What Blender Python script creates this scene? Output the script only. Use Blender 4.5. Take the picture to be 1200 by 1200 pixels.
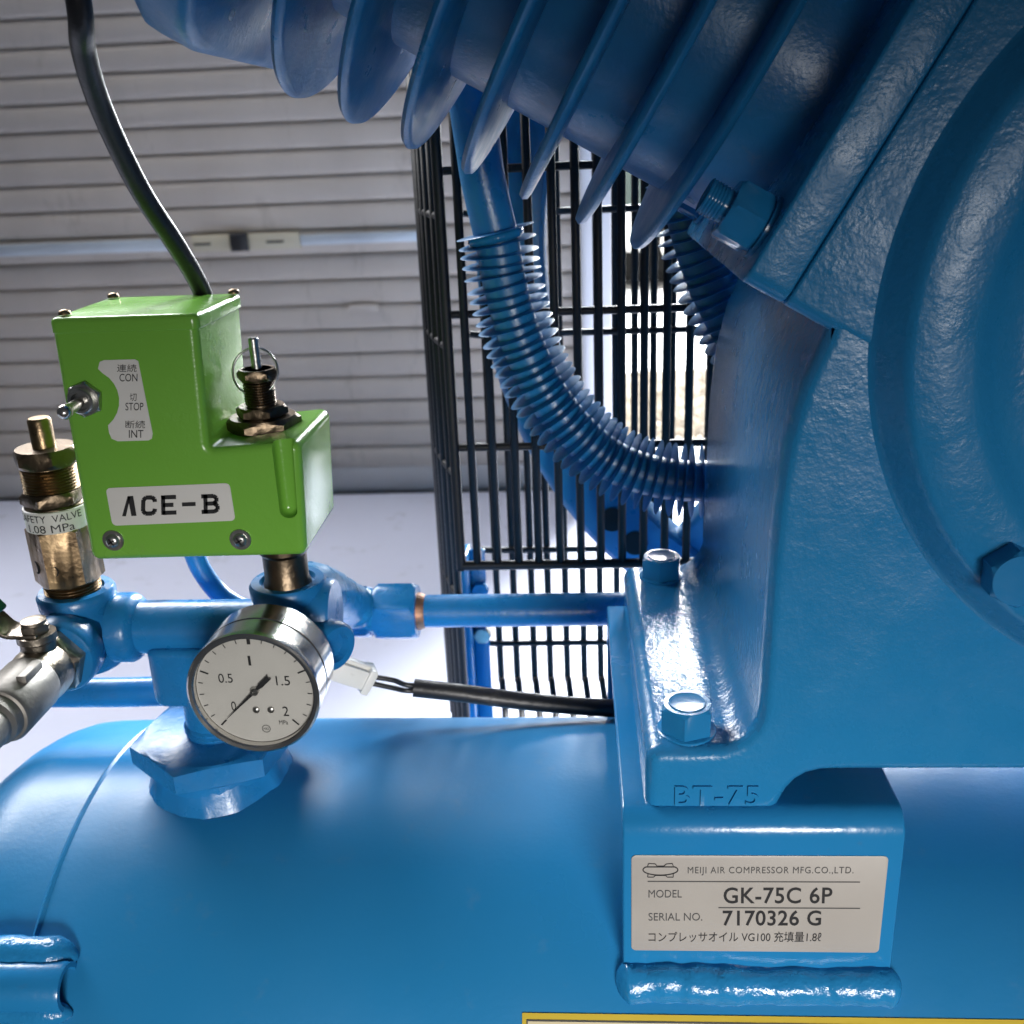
import bpy, bmesh, math, random
from mathutils import Vector, Matrix, noise as mnoise
from math import sin, cos, pi, radians, sqrt, atan2, hypot
random.seed(7)
for o in list(bpy.data.objects): bpy.data.objects.remove(o)
SC = bpy.context.scene
COL = SC.collection

# ---------------------------------------------------------------- camera
F = 1200.0
PITCH, ROLL, YAW = radians(20), radians(2.4), radians(4)
CAM = Vector((0, 0, 1.02))
f0 = Vector((-sin(YAW)*cos(PITCH), cos(YAW)*cos(PITCH), -sin(PITCH)))
r0 = Vector((cos(YAW), sin(YAW), 0)); u0 = r0.cross(f0)
CR = r0*cos(ROLL) - u0*sin(ROLL); CU = r0*sin(ROLL) + u0*cos(ROLL)
cd = bpy.data.cameras.new('camera'); cam = bpy.data.objects.new('camera', cd); COL.objects.link(cam)
cam.matrix_world = Matrix(((CR.x, CU.x, -f0.x, CAM.x), (CR.y, CU.y, -f0.y, CAM.y), (CR.z, CU.z, -f0.z, CAM.z), (0, 0, 0, 1)))
cd.sensor_fit = 'HORIZONTAL'; cd.sensor_width = 26; cd.lens = 26; cd.clip_start = .01; cd.clip_end = 200
cd.dof.use_dof = True; cd.dof.focus_distance = .46; cd.dof.aperture_fstop = 11
SC.camera = cam
# ---------------------------------------------------------------- light
SC.view_settings.view_transform = 'Standard'; SC.view_settings.look = 'None'
SC.view_settings.exposure = 0; SC.view_settings.gamma = 1
W = bpy.data.worlds.new('World'); SC.world = W; W.use_nodes = True
W.node_tree.nodes['Background'].inputs[0].default_value = (.80, .88, 1, 1)
W.node_tree.nodes['Background'].inputs[1].default_value = .05
def area(name, loc, target, sx, sy, power, col, spread=180):
    l = bpy.data.lights.new(name, 'AREA'); l.shape = 'RECTANGLE'; l.size = sx; l.size_y = sy
    l.energy = power; l.color = col; l.spread = radians(spread)
    o = bpy.data.objects.new(name, l); COL.objects.link(o); o.location = loc
    o.rotation_euler = (Vector(target)-Vector(loc)).to_track_quat('-Z', 'Y').to_euler()
    return o
area('daylight_outside_door', (.9, 9.5, 4.6), (.6, 2.5, 0.3), 4.4, 6.4, 13500, (.93, .97, 1))
area('high_window_light', (-2.0, 2.45, 2.75), (-1.0, .3, .5), 2.0, 1.2, 98, (.98, .98, 1), 122)
area('workshop_front_light', (.42, -1.3, .80), (.0, .42, .53), .70, .42, 2.05, (1, .97, .94), 32)

# ---------------------------------------------------------------- helpers
def P(px, py, y):                       # photo pixel -> point on the plane of that depth
    d = f0 + CR*((px-600)/F) - CU*((py-600)/F); return CAM + d*((y-CAM.y)/d.y)
def PX(px, py, x):
    d = f0 + CR*((px-600)/F) - CU*((py-600)/F); return CAM + d*((x-CAM.x)/d.x)
def PZ(px, py, z):
    d = f0 + CR*((px-600)/F) - CU*((py-600)/F); return CAM + d*((z-CAM.z)/d.z)

def link(name, me, mat=None, parent=None, smooth=35):
    if mat is not None and not me.materials: me.materials.append(mat)
    if smooth:
        me.shade_smooth()
        if smooth < 180: me.set_sharp_from_angle(angle=radians(smooth))
    o = bpy.data.objects.new(name, me); COL.objects.link(o)
    if parent is not None:
        o.parent = parent; o.matrix_parent_inverse = parent.matrix_basis.inverted()
    return o
def put(name, me, parent, mat4):
    o = bpy.data.objects.new(name, me); COL.objects.link(o); o.matrix_basis = mat4
    o.parent = parent; o.matrix_parent_inverse = parent.matrix_basis.inverted(); return o
def tag(o, label=None, cat=None, group=None, kind=None):
    if label: o['label'] = label
    if cat: o['category'] = cat
    if group: o['group'] = group
    if kind: o['kind'] = kind
    return o
def empty(name, loc):
    o = bpy.data.objects.new(name, None); COL.objects.link(o); o.location = loc; o.empty_display_size = .05
    return o
def frame(origin, d, up=None):          # matrix whose local z is d
    z = Vector(d).normalized()
    up = Vector(up) if up is not None else (Vector((0, 0, 1)) if abs(z.z) < .9 else Vector((0, -1, 0)))
    x = up.cross(z).normalized(); y = z.cross(x); o = Vector(origin)
    return Matrix(((x.x, y.x, z.x, o.x), (x.y, y.y, z.y, o.y), (x.z, y.z, z.z, o.z), (0, 0, 0, 1)))
class MB:
    def __init__(s): s.v = []; s.f = []
    def add(s, vs, fs, M=None):
        b = len(s.v)
        s.v += [tuple(M @ Vector(v)) if M is not None else tuple(v) for v in vs]
        s.f += [tuple(i+b for i in f) for f in fs]; return s
    def mesh(s, name='m', fix=True):
        me = bpy.data.meshes.new(name); me.from_pydata(s.v, [], s.f)
        if fix:
            bm = bmesh.new(); bm.from_mesh(me); bmesh.ops.recalc_face_normals(bm, faces=bm.faces); bm.to_mesh(me); bm.free()
        me.update(); return me
    # profile: [(r, h)], revolved about local z
    def lathe(s, prof, M=None, n=40, closed=False):
        vs = []; fs = []; m = len(prof)
        for r, h in prof:
            for k in range(n):
                a = 2*pi*k/n; vs.append((max(r, 1e-5)*cos(a), max(r, 1e-5)*sin(a), h))
        for i in range(m if closed else m-1):
            j = (i+1) % m
            for k in range(n): fs.append((i*n+k, i*n+(k+1) % n, j*n+(k+1) % n, j*n+k))
        if not closed:
            fs.append(tuple(range(n))[::-1]); fs.append(tuple((m-1)*n+k for k in range(n)))
        return s.add(vs, fs, M)
    def hexa(s, af, h0, h1, M=None, ch=.12, rot=0, both=True, n=6):   # chamfered hexagon prism, across flats
        R = af/2/cos(pi/n); c = ch*R*.55
        vs = []; fs = []
        rings = [(R*(1-ch), h0), (R, h0+c), (R, h1-c), (R*(1-ch), h1)] if both else [(R, h0), (R, h1-c), (R*(1-ch), h1)]
        # corners cut by a cone: each side split so that the flat keeps a curved shoulder
        K = 6
        for r, h in rings:
            for k in range(n):
                a0 = 2*pi*k/n+rot; a1 = 2*pi*(k+1)/n+rot
                p0 = Vector((cos(a0), sin(a0)))*R; p1 = Vector((cos(a1), sin(a1)))*R
                for q in range(K):
                    p = p0.lerp(p1, q/K)
                    if r < R:
                        L = p.length; lim = R*cos(pi/n)*.985
                        p = p*(min(L, lim)/L); vs.append((p.x, p.y, h))
                    else:
                        L = p.length; cut = max(0, (L-R*cos(pi/n))/(R-R*cos(pi/n)+1e-9))
                        dh = c*cut*.9
                        hh = h+(dh if h < (h0+h1)/2 else -dh) if (both or h > (h0+h1)/2) else h
                        vs.append((p.x, p.y, hh))
        N = n*K
        for i in range(len(rings)-1):
            for k in range(N): fs.append((i*N+k, i*N+(k+1) % N, (i+1)*N+(k+1) % N, (i+1)*N+k))
        fs.append(tuple(range(N))[::-1]); fs.append(tuple((len(rings)-1)*N+k for k in range(N)))
        return s.add(vs, fs, M)
    def box(s, x0, x1, y0, y1, z0, z1, M=None):
        vs = [(x, y, z) for z in (z0, z1) for y in (y0, y1) for x in (x0, x1)]
        return s.add(vs, [(0, 2, 3, 1), (4, 5, 7, 6), (0, 1, 5, 4), (2, 6, 7, 3), (0, 4, 6, 2), (1, 3, 7, 5)], M)
    def tube(s, pts, r, n=12, cap=True, rad=None, wob=0):
        pts = [Vector(p) for p in pts]; m = len(pts); vs = []; fs = []
        T = []
        for i in range(m):
            a = pts[max(i-1, 0)]; b = pts[min(i+1, m-1)]; T.append((b-a).normalized())
        nrm = T[0].orthogonal().normalized()
        for i in range(m):
            nrm = (nrm - T[i]*nrm.dot(T[i])).normalized(); bi = T[i].cross(nrm)
            rr = rad[i] if rad else r
            for k in range(n):
                a = 2*pi*k/n; d = nrm*cos(a)+bi*sin(a)
                q = rr*(1+(wob*.35*mnoise.noise((pts[i]+d*rr)*170) if wob else 0))
                vs.append(pts[i]+d*q)
        for i in range(m-1):
            for k in range(n): fs.append((i*n+k, i*n+(k+1) % n, (i+1)*n+(k+1) % n, (i+1)*n+k))
        if cap: fs.append(tuple(range(n))[::-1]); fs.append(tuple((m-1)*n+k for k in range(n)))
        return s.add(vs, fs)
    # outline [(a,b)] in local xy extruded along local z h0..h1 with rounded edges of radius r
    def prism(s, out, h0, h1, M=None, r=0, seg=4, r1=None):
        r1 = r if r1 is None else r1
        n = len(out)
        A = sum(out[i][0]*out[(i+1) % n][1]-out[(i+1) % n][0]*out[i][1] for i in range(n))
        if A < 0: out = out[::-1]
        nr = []
        for i in range(n):
            p0 = Vector(out[i-1]); p1 = Vector(out[i]); p2 = Vector(out[(i+1) % n])
            e1 = (p1-p0).normalized(); e2 = (p2-p1).normalized()
            n1 = Vector((-e1.y, e1.x)); n2 = Vector((-e2.y, e2.x)); b = n1+n2
            if b.length < 1e-6: b = n1
            b.normalize(); nr.append(b/max(.35, b.dot(n1)))
        rings = []
        if r > 0:
            for q in range(seg+1): a = pi/2*q/seg; rings.append((r*(1-sin(a)), h0+r*(1-cos(a))))
        else: rings.append((0, h0))
        if r1 > 0:
            for q in range(seg+1): a = pi/2*q/seg; rings.append((r1*(1-cos(a)), h1-r1*(1-sin(a))))
        else: rings.append((0, h1))
        vs = []; fs = []
        for d, h in rings:
            for i in range(n): vs.append((out[i][0]+nr[i].x*d, out[i][1]+nr[i].y*d, h))
        for i in range(len(rings)-1):
            for k in range(n): fs.append((i*n+k, i*n+(k+1) % n, (i+1)*n+(k+1) % n, (i+1)*n+k))
        fs.append(tuple(range(n))[::-1]); fs.append(tuple((len(rings)-1)*n+k for k in range(n)))
        return s.add(vs, fs, M)
def round_poly(pts, r, seg=5):
    n = len(pts); out = []
    for i in range(n):
        p0 = Vector(pts[i-1][:2]); p1 = Vector(pts[i][:2]); p2 = Vector(pts[(i+1) % n][:2])
        rr = pts[i][2] if len(pts[i]) > 2 else r
        if rr <= 0: out.append(tuple(p1)); continue
        a = (p0-p1); b = (p2-p1); la, lb = a.length, b.length; a.normalize(); b.normalize()
        ang = a.angle(b); t = min(rr/math.tan(ang/2), la*.48, lb*.48); rr = t*math.tan(ang/2)
        c = p1+(a+b).normalized()*(rr/sin(ang/2))
        v1 = p1+a*t-c; v2 = p1+b*t-c
        t1 = atan2(v1.y, v1.x); t2 = atan2(v2.y, v2.x); d = (t2-t1+pi) % (2*pi)-pi
        for q in range(seg+1):
            th = t1+d*q/seg; out.append((c.x+rr*cos(th), c.y+rr*sin(th)))
    return out
def catmull(pts, m=8):
    pts = [Vector(p) for p in pts]; P_ = [pts[0]*2-pts[1]]+pts+[pts[-1]*2-pts[-2]]; out = []
    for i in range(1, len(P_)-2):
        p0, p1, p2, p3 = P_[i-1:i+3]
        for q in range(m):
            t = q/m; out.append(.5*((2*p1)+(p2-p0)*t+(2*p0-5*p1+4*p2-p3)*t*t+(3*p1-p0-3*p2+p3)*t**3))
    out.append(pts[-1]); return out
def bevel(me, w, seg=2, ang=40):
    bm = bmesh.new(); bm.from_mesh(me)
    es = [e for e in bm.edges if len(e.link_faces) == 2 and e.calc_face_angle(0) > radians(ang)]
    bmesh.ops.bevel(bm, geom=es, offset=w, segments=seg, profile=.5, affect='EDGES', clamp_overlap=True)
    bm.to_mesh(me); bm.free(); return me
XZ = lambda y=0: Matrix(((1, 0, 0, 0), (0, 0, -1, y), (0, 1, 0, 0), (0, 0, 0, 1)))     # local xy -> world xz, local z -> -y

def text_mesh(body, bold=0, spacing=1):
    c = bpy.data.curves.new('lettering', 'FONT'); c.body = body; c.size = 1; c.offset = bold; c.space_character = spacing
    c.resolution_u = 4
    o = bpy.data.objects.new('lettering', c); COL.objects.link(o)
    dg = bpy.context.evaluated_depsgraph_get(); me = bpy.data.meshes.new_from_object(o.evaluated_get(dg))
    bpy.data.objects.remove(o); bpy.data.curves.remove(c); return me
def text_fit(body, bl, br, tl, mat, parent, name='lettering', bold=0, spacing=1, bump=0, curve=None):
    me = text_mesh(body, bold, spacing); vs = [v.co.copy() for v in me.vertices]
    x0 = min(v.x for v in vs); x1 = max(v.x for v in vs); y0 = min(v.y for v in vs); y1 = max(v.y for v in vs)
    bl, br, tl = Vector(bl), Vector(br), Vector(tl)
    for v in me.vertices:
        u = (v.co.x-x0)/(x1-x0); w = (v.co.y-y0)/(y1-y0)
        v.co = curve(u, w) if curve else bl+(br-bl)*u+(tl-bl)*w
    me.materials.clear(); return link(name, me, mat, parent, smooth=0)
def text_px(body, x0, y0, x1, y1, y, mat, parent, skew=0, **k):   # rect in photo pixels on a plane facing the front
    return text_fit(body, P(x0, y1, y), P(x1, y1+skew, y), P(x0, y0, y), mat, parent, **k)

# ---------------------------------------------------------------- materials
def mat(name, col, rough=.4, metal=0, bump=None, var=None, coat=0, spec=.5, rvar=None, dirt=None, world=False, chips=None):
    m = bpy.data.materials.new(name); m.use_nodes = True; nt = m.node_tree; b = nt.nodes['Principled BSDF']
    b.inputs['Base Color'].default_value = (*col, 1); b.inputs['Roughness'].default_value = rough; b.inputs['Metallic'].default_value = metal
    b.inputs['Coat Weight'].default_value = coat; b.inputs['Coat Roughness'].default_value = .08; b.inputs['Specular IOR Level'].default_value = spec
    N = nt.nodes.new; L = nt.links.new
    src = N('ShaderNodeNewGeometry').outputs['Position'] if world else N('ShaderNodeTexCoord').outputs['Object']
    if isinstance(world, tuple):
        mp = N('ShaderNodeMapping'); mp.inputs['Scale'].default_value = world; L(src, mp.inputs['Vector']); src = mp.outputs[0]
    def nz(scale, detail=4, ro=.55, dist=0):
        n = N('ShaderNodeTexNoise'); n.inputs['Scale'].default_value = scale; n.inputs['Detail'].default_value = detail
        n.inputs['Roughness'].default_value = ro; n.inputs['Distortion'].default_value = dist; L(src, n.inputs['Vector']); return n.outputs['Fac']
    def ramp(fac, a, ca, b_, cb):
        r = N('ShaderNodeValToRGB'); r.color_ramp.elements[0].position = a; r.color_ramp.elements[0].color = ca
        r.color_ramp.elements[1].position = b_; r.color_ramp.elements[1].color = cb; L(fac, r.inputs[0]); return r.outputs[0]
    color = None
    if var:                                  # (scale, second colour, amount)
        mx = N('ShaderNodeMixRGB'); mx.inputs[1].default_value = (*col, 1); mx.inputs[2].default_value = (*var[1], 1)
        L(ramp(nz(var[0], 6), .35, (0, 0, 0, 1), .7, (var[2],)*3+(1,)), mx.inputs[0]); color = mx.outputs[0]
    for dirt in [d for d in (dirt, chips) if d]:                                 # (scale, colour, threshold, amount)
        mx = N('ShaderNodeMixRGB'); mx.inputs[1].default_value = (*col, 1); mx.inputs[2].default_value = (*dirt[1], 1)
        if color: L(color, mx.inputs[1])
        L(ramp(nz(dirt[0], 8, .7), dirt[2], (0, 0, 0, 1), min(1, dirt[2]+.12), (dirt[3],)*3+(1,)), mx.inputs[0]); color = mx.outputs[0]
    if color: L(color, b.inputs['Base Color'])
    if rvar:                                 # (scale, lo, hi)
        mr = N('ShaderNodeMapRange'); mr.inputs[1].default_value = .3; mr.inputs[2].default_value = .7
        mr.inputs[3].default_value = rvar[1]; mr.inputs[4].default_value = rvar[2]; L(nz(rvar[0], 5), mr.inputs[0]); L(mr.outputs[0], b.inputs['Roughness'])
    if bump:                                 # list of (scale, distance, detail)
        prev = None
        for sc, dist, det in bump:
            bn = N('ShaderNodeBump'); bn.inputs['Strength'].default_value = 1; bn.inputs['Distance'].default_value = dist
            L(nz(sc, det), bn.inputs['Height'])
            if prev: L(prev, bn.inputs['Normal'])
            prev = bn.outputs[0]
        L(prev, b.inputs['Normal']); L(prev, b.inputs['Coat Normal'])
    return m
BLUE = (.014, .180, .40)
M = {}
M['tank'] = mat('blue_tank_paint', BLUE, .36, spec=.38, chips=(75, (.025, .05, .08), .725, .8), bump=[(380, .00008, 2), (25, .0005, 2)], var=(5, (.020, .19, .41), .8), rvar=(11, .25, .46), dirt=(34, (.07, .20, .36), .60, .4))
M['cast'] = mat('blue_cast_iron_paint', BLUE, .24, spec=.3, bump=[(520, .00016, 3), (150, .0003, 3), (22, .0010, 2)], var=(40, (.016, .19, .41), .7), rvar=(60, .2, .36), dirt=(120, (.03, .05, .07), .68, .5))
M['castrough'] = mat('blue_cast_side_paint', BLUE, .24, bump=[(520, .00022, 4), (160, .0004, 3)], var=(60, (.03, .15, .33), .7), coat=.6, rvar=(60, .16, .3), dirt=(80, (.05, .06, .07), .66, .5))
M['fin'] = mat('blue_fin_paint', BLUE, .3, bump=[(420, .00022, 3)], var=(30, (.012, .13, .34), .7), rvar=(50, .25, .45), dirt=(50, (.16, .19, .22), .62, .4))
M['plate'] = mat('blue_steel_plate_paint', BLUE, .2, chips=(55, (.05, .16, .30), .62, .5), bump=[(260, .00012, 2)], var=(20, (.012, .17, .42), .5), rvar=(30, .14, .28), dirt=(160, (.02, .03, .04), .74, .7))
M['fit'] = mat('blue_fitting_paint', (.01, .17, .43), .28, bump=[(250, .00022, 3)], var=(50, (.015, .13, .32), .7), rvar=(60, .22, .42), dirt=(130, (.20, .13, .07), .69, .6))
M['weld'] = mat('blue_weld_bead_paint', BLUE, .2, bump=[(130, .0011, 3), (420, .0003, 3)], var=(50, (.015, .18, .42), .5))
M['green'] = mat('green_plastic', (.165, .42, .050), .24, bump=[(420, .00012, 2)], var=(16, (.18, .45, .06), .6), rvar=(20, .16, .30), dirt=(45, (.18, .30, .10), .64, .35))
M['brass'] = mat('aged_brass', (.30, .215, .12), .34, 1, bump=[(300, .0003, 3)], var=(70, (.16, .11, .07), .8), rvar=(90, .25, .5))
M['darkbrass'] = mat('dark_bronze', (.16, .12, .08), .36, 1, bump=[(300, .0003, 3)], var=(80, (.09, .07, .05), .8))
M['zinc'] = mat('zinc_plated_steel', (.55, .55, .53), .3, 1, bump=[(300, .0002, 2)], var=(90, (.35, .34, .32), .7))
M['coupling'] = mat('dull_grey_coupling', (.27, .255, .235), .52, .8, bump=[(200, .0003, 3)], var=(60, (.25, .24, .22), .8))
M['nickel'] = mat('dull_nickel', (.34, .30, .25), .42, 1, bump=[(260, .0004, 3)], var=(60, (.24, .20, .16), .8), rvar=(70, .28, .5))
M['stainless'] = mat('stainless_steel', (.66, .64, .61), .2, 1, bump=[(200, .00005, 2)], rvar=(40, .16, .28))
M['copper'] = mat('bare_copper', (.42, .20, .12), .5, .7, bump=[(250, .0004, 3)], var=(150, (.12, .10, .08), .8))
M['white'] = mat('white_sticker', (.68, .67, .64), .42, var=(25, (.60, .58, .54), .6), dirt=(90, (.42, .39, .33), .7, .5))
M['silverplate'] = mat('silver_label', (.42, .395, .365), .45, .1, bump=[(60, .0002, 2)], var=(18, (.36, .335, .31), .7), dirt=(140, (.33, .25, .19), .70, .6))
M['ink'] = mat('black_ink', (.012, .012, .014), .5)
M['greyink'] = mat('grey_ink', (.06, .06, .06), .5)
M['dial'] = mat('dial_face', (.62, .61, .57), .5, var=(60, (.56, .55, .51), .6))
M['rubber'] = mat('black_rubber', (.012, .012, .014), .38, bump=[(400, .0002, 2)], dirt=(120, (.06, .06, .06), .6, .5))
M['sleeve'] = mat('black_vinyl_sleeve', (.016, .016, .018), .42, bump=[(120, .0006, 3)], dirt=(70, (.08, .075, .07), .58, .5))
M['wire'] = mat('black_coated_wire', (.007, .007, .009), .5, spec=.25, bump=[(300, .0003, 3)], dirt=(120, (.07, .06, .055), .64, .6))
M['nylon'] = mat('white_nylon', (.70, .69, .64), .4, dirt=(100, (.45, .43, .38), .6, .5))
M['yellow'] = mat('yellow_sticker', (.55, .40, .04), .35, bump=[(200, .0002, 2)])
M['yellowpale'] = mat('pale_sticker_field', (.62, .55, .36), .35)
M['handle'] = mat('green_handle_sleeve', (.01, .13, .06), .35, bump=[(150, .0005, 2)])
M['slat'] = mat('shutter_slat_paint', (.50, .445, .385), .5, bump=[(30, .0006, 2)], var=(2.6, (.41, .36, .31), .8), dirt=(7, (.30, .255, .21), .57, .6), world=(1.6, 1, .45))
M['slatrail'] = mat('shutter_rail_metal', (.50, .47, .44), .5, .1, var=(4, (.40, .39, .38), .7), dirt=(8, (.28, .22, .17), .6, .6))
M['lockbar'] = mat('lock_bar_metal', (.60, .66, .70), .35, .4, var=(5, (.45, .50, .55), .7))
M['beige'] = mat('beige_lock_plastic', (.50, .45, .33), .45)
M['post'] = mat('door_post_metal', (.55, .55, .56), .4, .2, var=(3, (.45, .45, .46), .6), dirt=(5, (.35, .32, .30), .62, .5))
M['floor'] = mat('painted_workshop_floor', (.53, .555, .68), .55, bump=[(40, .0006, 3)], var=(1.2, (.48, .50, .61), .8), rvar=(3, .5, .7), dirt=(7, (.27, .28, .31), .60, .75))
M['outside'] = mat('bright_concrete', (.60, .59, .57), .8, bump=[(20, .002, 4)], var=(.8, (.50, .49, .47), .7))
M['gravel'] = mat('gravel', (.30, .26, .21), .9, var=(14, (.16, .14, .115), .9))
M['carwhite'] = mat('white_car_paint', (.75, .75, .74), .2, coat=.5)
M['cargrey'] = mat('grey_green_panel', (.035, .05, .046), .6, spec=.2)
M['tyre_and_shade'] = mat('tyre_and_underbody_shade', (.006, .006, .006), .9, spec=.1)
M['hole'] = mat('drilled_hole_shade', (.004, .006, .012), .8)  # near-black colour paints in the shade of the drilled holes
g = bpy.data.materials.new('gauge_glass'); g.use_nodes = True; nt = g.node_tree
for n in list(nt.nodes): nt.nodes.remove(n)
o_ = nt.nodes.new('ShaderNodeOutputMaterial'); mx = nt.nodes.new('ShaderNodeMixShader'); tr = nt.nodes.new('ShaderNodeBsdfTransparent')
gl = nt.nodes.new('ShaderNodeBsdfGlossy'); gl.inputs['Roughness'].default_value = .04; fr = nt.nodes.new('ShaderNodeFresnel'); fr.inputs[0].default_value = 1.45
tr.inputs[0].default_value = (.93, .93, .93, 1)
nt.links.new(fr.outputs[0], mx.inputs[0]); nt.links.new(tr.outputs[0], mx.inputs[1]); nt.links.new(gl.outputs[0], mx.inputs[2]); nt.links.new(mx.outputs[0], o_.inputs[0])
M['glass'] = g

# ================================================================ setting
def sheet(name, x0, x1, y0, y1, z, m):
    me = MB().add([(x0, y0, z), (x1, y0, z), (x1, y1, z), (x0, y1, z)], [(0, 1, 2, 3)]).mesh(fix=False)
    o = link(name, me, m, None, smooth=0); return tag(o, kind='structure')
SH = 3.0
sheet('floor', -3.4, 2.4, .05, SH+.15, 0, M['floor'])
sheet('outside_ground', -8, 14, SH+.15, 30, -.012, M['outside'])
# gravel patch, real stones on a bed
sheet('gravel_bed', .02, 3.2, 3.55, 4.65, -.007, M['gravel'])
mb = MB(); rg = random.Random(3)
for i in range(5200):
    x = rg.uniform(.05, 1.6); y = rg.uniform(3.56, 4.64); r = rg.uniform(.008, .022)
    c = Vector((x, y, -.007+r*.25)); vs = []
    for d in ((1, 0, 0), (-1, 0, 0), (0, 1, 0), (0, -1, 0), (0, 0, .8), (0, 0, -.5)):
        vs.append(c+Vector(d)*r*rg.uniform(.6, 1.2))
    mb.add(vs, [(0, 2, 4), (2, 1, 4), (1, 3, 4), (3, 0, 4), (2, 0, 5), (1, 2, 5), (3, 1, 5), (0, 3, 5)])
o = link('gravel_stones', mb.mesh(fix=False), M['gravel'], None, smooth=0); tag(o, 'brown gravel strip on the bright ground outside the doorway', 'gravel', kind='stuff')

# ---------------------------------------------------------------- roller shutter
sh = empty('roller_shutter', (-2.2, SH, 0))
tag(sh, 'closed beige grey roller shutter of horizontal slats behind the machine', 'shutter')
pitch = .0722; x0, x1 = -4.6, .0
prof = []
for q in range(13):
    t = q/12; z = t*(pitch-.009); prof.append((-.0065*sin(pi*t)**.45-.0005, z))
prof += [(.0005, pitch-.0078), (.004, pitch-.0066), (-.0035, pitch-.0058), (.003, pitch-.0048), (.0035, pitch-.003), (.0005, pitch)]
back = [(p[0]+.004 if p[0] < 0 else p[0]+.003, p[1]) for p in prof][::-1]
mbs = MB(); ring = prof+back; n = len(ring)
vs = [(x0, p[0], p[1]) for p in ring]+[(x1, p[0], p[1]) for p in ring]
fs = [(k, (k+1) % n, n+(k+1) % n, n+k) for k in range(n)]+[tuple(range(n))[::-1], tuple(range(n, 2*n))]
slat = mbs.add(vs, fs).mesh('slat'); slat.materials.append(M['slat']); slat.shade_smooth(); slat.set_sharp_from_angle(angle=radians(50))
zb = .082
for k in range(43):
    put('slat', slat, sh, Matrix.Translation((0, SH+random.uniform(-.0015, .0015), zb+k*pitch)))
link('bottom_rail', bevel(MB().box(x0, x1, SH-.0045, SH+.014, .004, .0835).mesh(), .004), M['slatrail'], sh)
link('rail_seal', MB().box(x0, x1, SH-.018, SH+.014, .0005, .0045).mesh(), M['rubber'], sh)
zl = .772
def bar(px0, px1, py, h, name, m, d=.012):
    a = P(px0, py, SH-.012); b = P(px1, py, SH-.012)
    return link(name, bevel(MB().box(a.x, b.x, SH-.012-d, SH-.005, zl-h/2, zl+h/2).mesh(), .003), m, sh)
bar(-60, 203, 290, .034, 'lock_bar', M['lockbar']); bar(352, 520, 275, .03, 'lock_bar', M['lockbar'])
lp = bar(226, 352, 280, .046, 'lock_plate', M['beige'], .014)
lc = P(282, 281, SH-.02)
link('lock_knob', MB().hexa(.05, 0, .02, frame((lc.x, SH-.026, zl+.002), (0, -1, 0)), rot=pi/4, n=4).mesh(), M['ink'], lp)
for px in (240, 325):
    a = P(px, 281, SH); link('slot', MB().box(a.x-.025, a.x+.025, SH-.0275, SH-.024, zl-.004, zl+.002).mesh(), M['ink'], lp)
a = P(427, 360, SH); link('finger_pull', bevel(MB().box(a.x-.045, a.x+.045, SH-.017, SH-.006, a.z-.011, a.z+.011).mesh(), .004), M['slat'], sh)
# wall and door head, added out of view to hold back daylight; door post
po = empty('door_post', (.06, SH, 0)); tag(po, 'pale grey steel door post between shutter and bright doorway', 'post')
link('post_body', bevel(MB().box(.0, .105, SH-.035, SH+.06, 0, 3.3).mesh(), .006), M['post'], po)
link('guide_channel', bevel(MB().box(.018, .05, SH-.055, SH-.034, 0, 3.3).mesh(), .004), M['post'], po)
wl = link('added_blocking_wall', bevel(MB().box(1.45, 4.9, SH-.06, SH+.09, 0, 3.3).box(.107, 1.448, SH-.06, SH+.09, 2.35, 3.3).mesh(), .004), M['post'], None, 35)
tag(wl, kind='structure')
# ---------------------------------------------------------------- parked van outside
car = empty('parked_van', (1.4, 8.0, -.012)); tag(car, 'white van with grey green windows parked on the bright ground outside', 'van')
yv = 7.5
side = [(-1.2, .20), (2.4, .20), (2.42, .6), (2.2, .95), (1.6, 1.5), (-1.1, 1.55), (-1.22, .9)]
link('body', MB().prism(round_poly([(x+.9, z) for x, z in side], .08), -yv-1.5, -yv, Matrix(((1, 0, 0, 0), (0, 0, -1, 0), (0, 1, 0, 0), (0, 0, 0, 1))), r=.05).mesh(), M['carwhite'], car)
for a, b in ((-.95, .25), (.33, 1.45)):
    link('window', MB().prism(round_poly([(a+.9, .55), (b+.9, .55), (b+.75 if b > 1 else b+.9, 1.35), (a+.9, 1.35)], .05), 0, .012, XZ(yv+.004), r=.003).mesh(), M['cargrey'], car)
link('underbody_shade', MB().box(-.25, 3.25, yv-.03, yv+.3, .03, .235).mesh(), M['tyre_and_shade'], car)  # near-black block stands in for the shadow under the van
for xw in (.78, 2.55):
    w = link('wheel', MB().lathe([(.16, 0), (.27, .0), (.30, .03), (.30, .17), (.27, .2), (.16, .2)], frame((xw, yv+.16, .288), (0, -1, 0)), 32).mesh(), M['tyre_and_shade'], car)
    link('rim', MB().lathe([(.02, .20), (.16, .198), (.175, .212), (.16, .215), (.05, .206)], frame((xw, yv+.16, .288), (0, -1, 0)), 24).mesh(), M['zinc'], w)

# ================================================================ air compressor
AC = empty('air_compressor', (.1, .49, 0))
tag(AC, 'blue painted piston air compressor on a horizontal tank with finned cylinder', 'air compressor')
TY, TZ, TR = .49, .51, .18
CX, CY, CZ = .26, .49, .945
def tz(y): return TZ+sqrt(max(0, TR*TR-(y-TY)**2))
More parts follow.
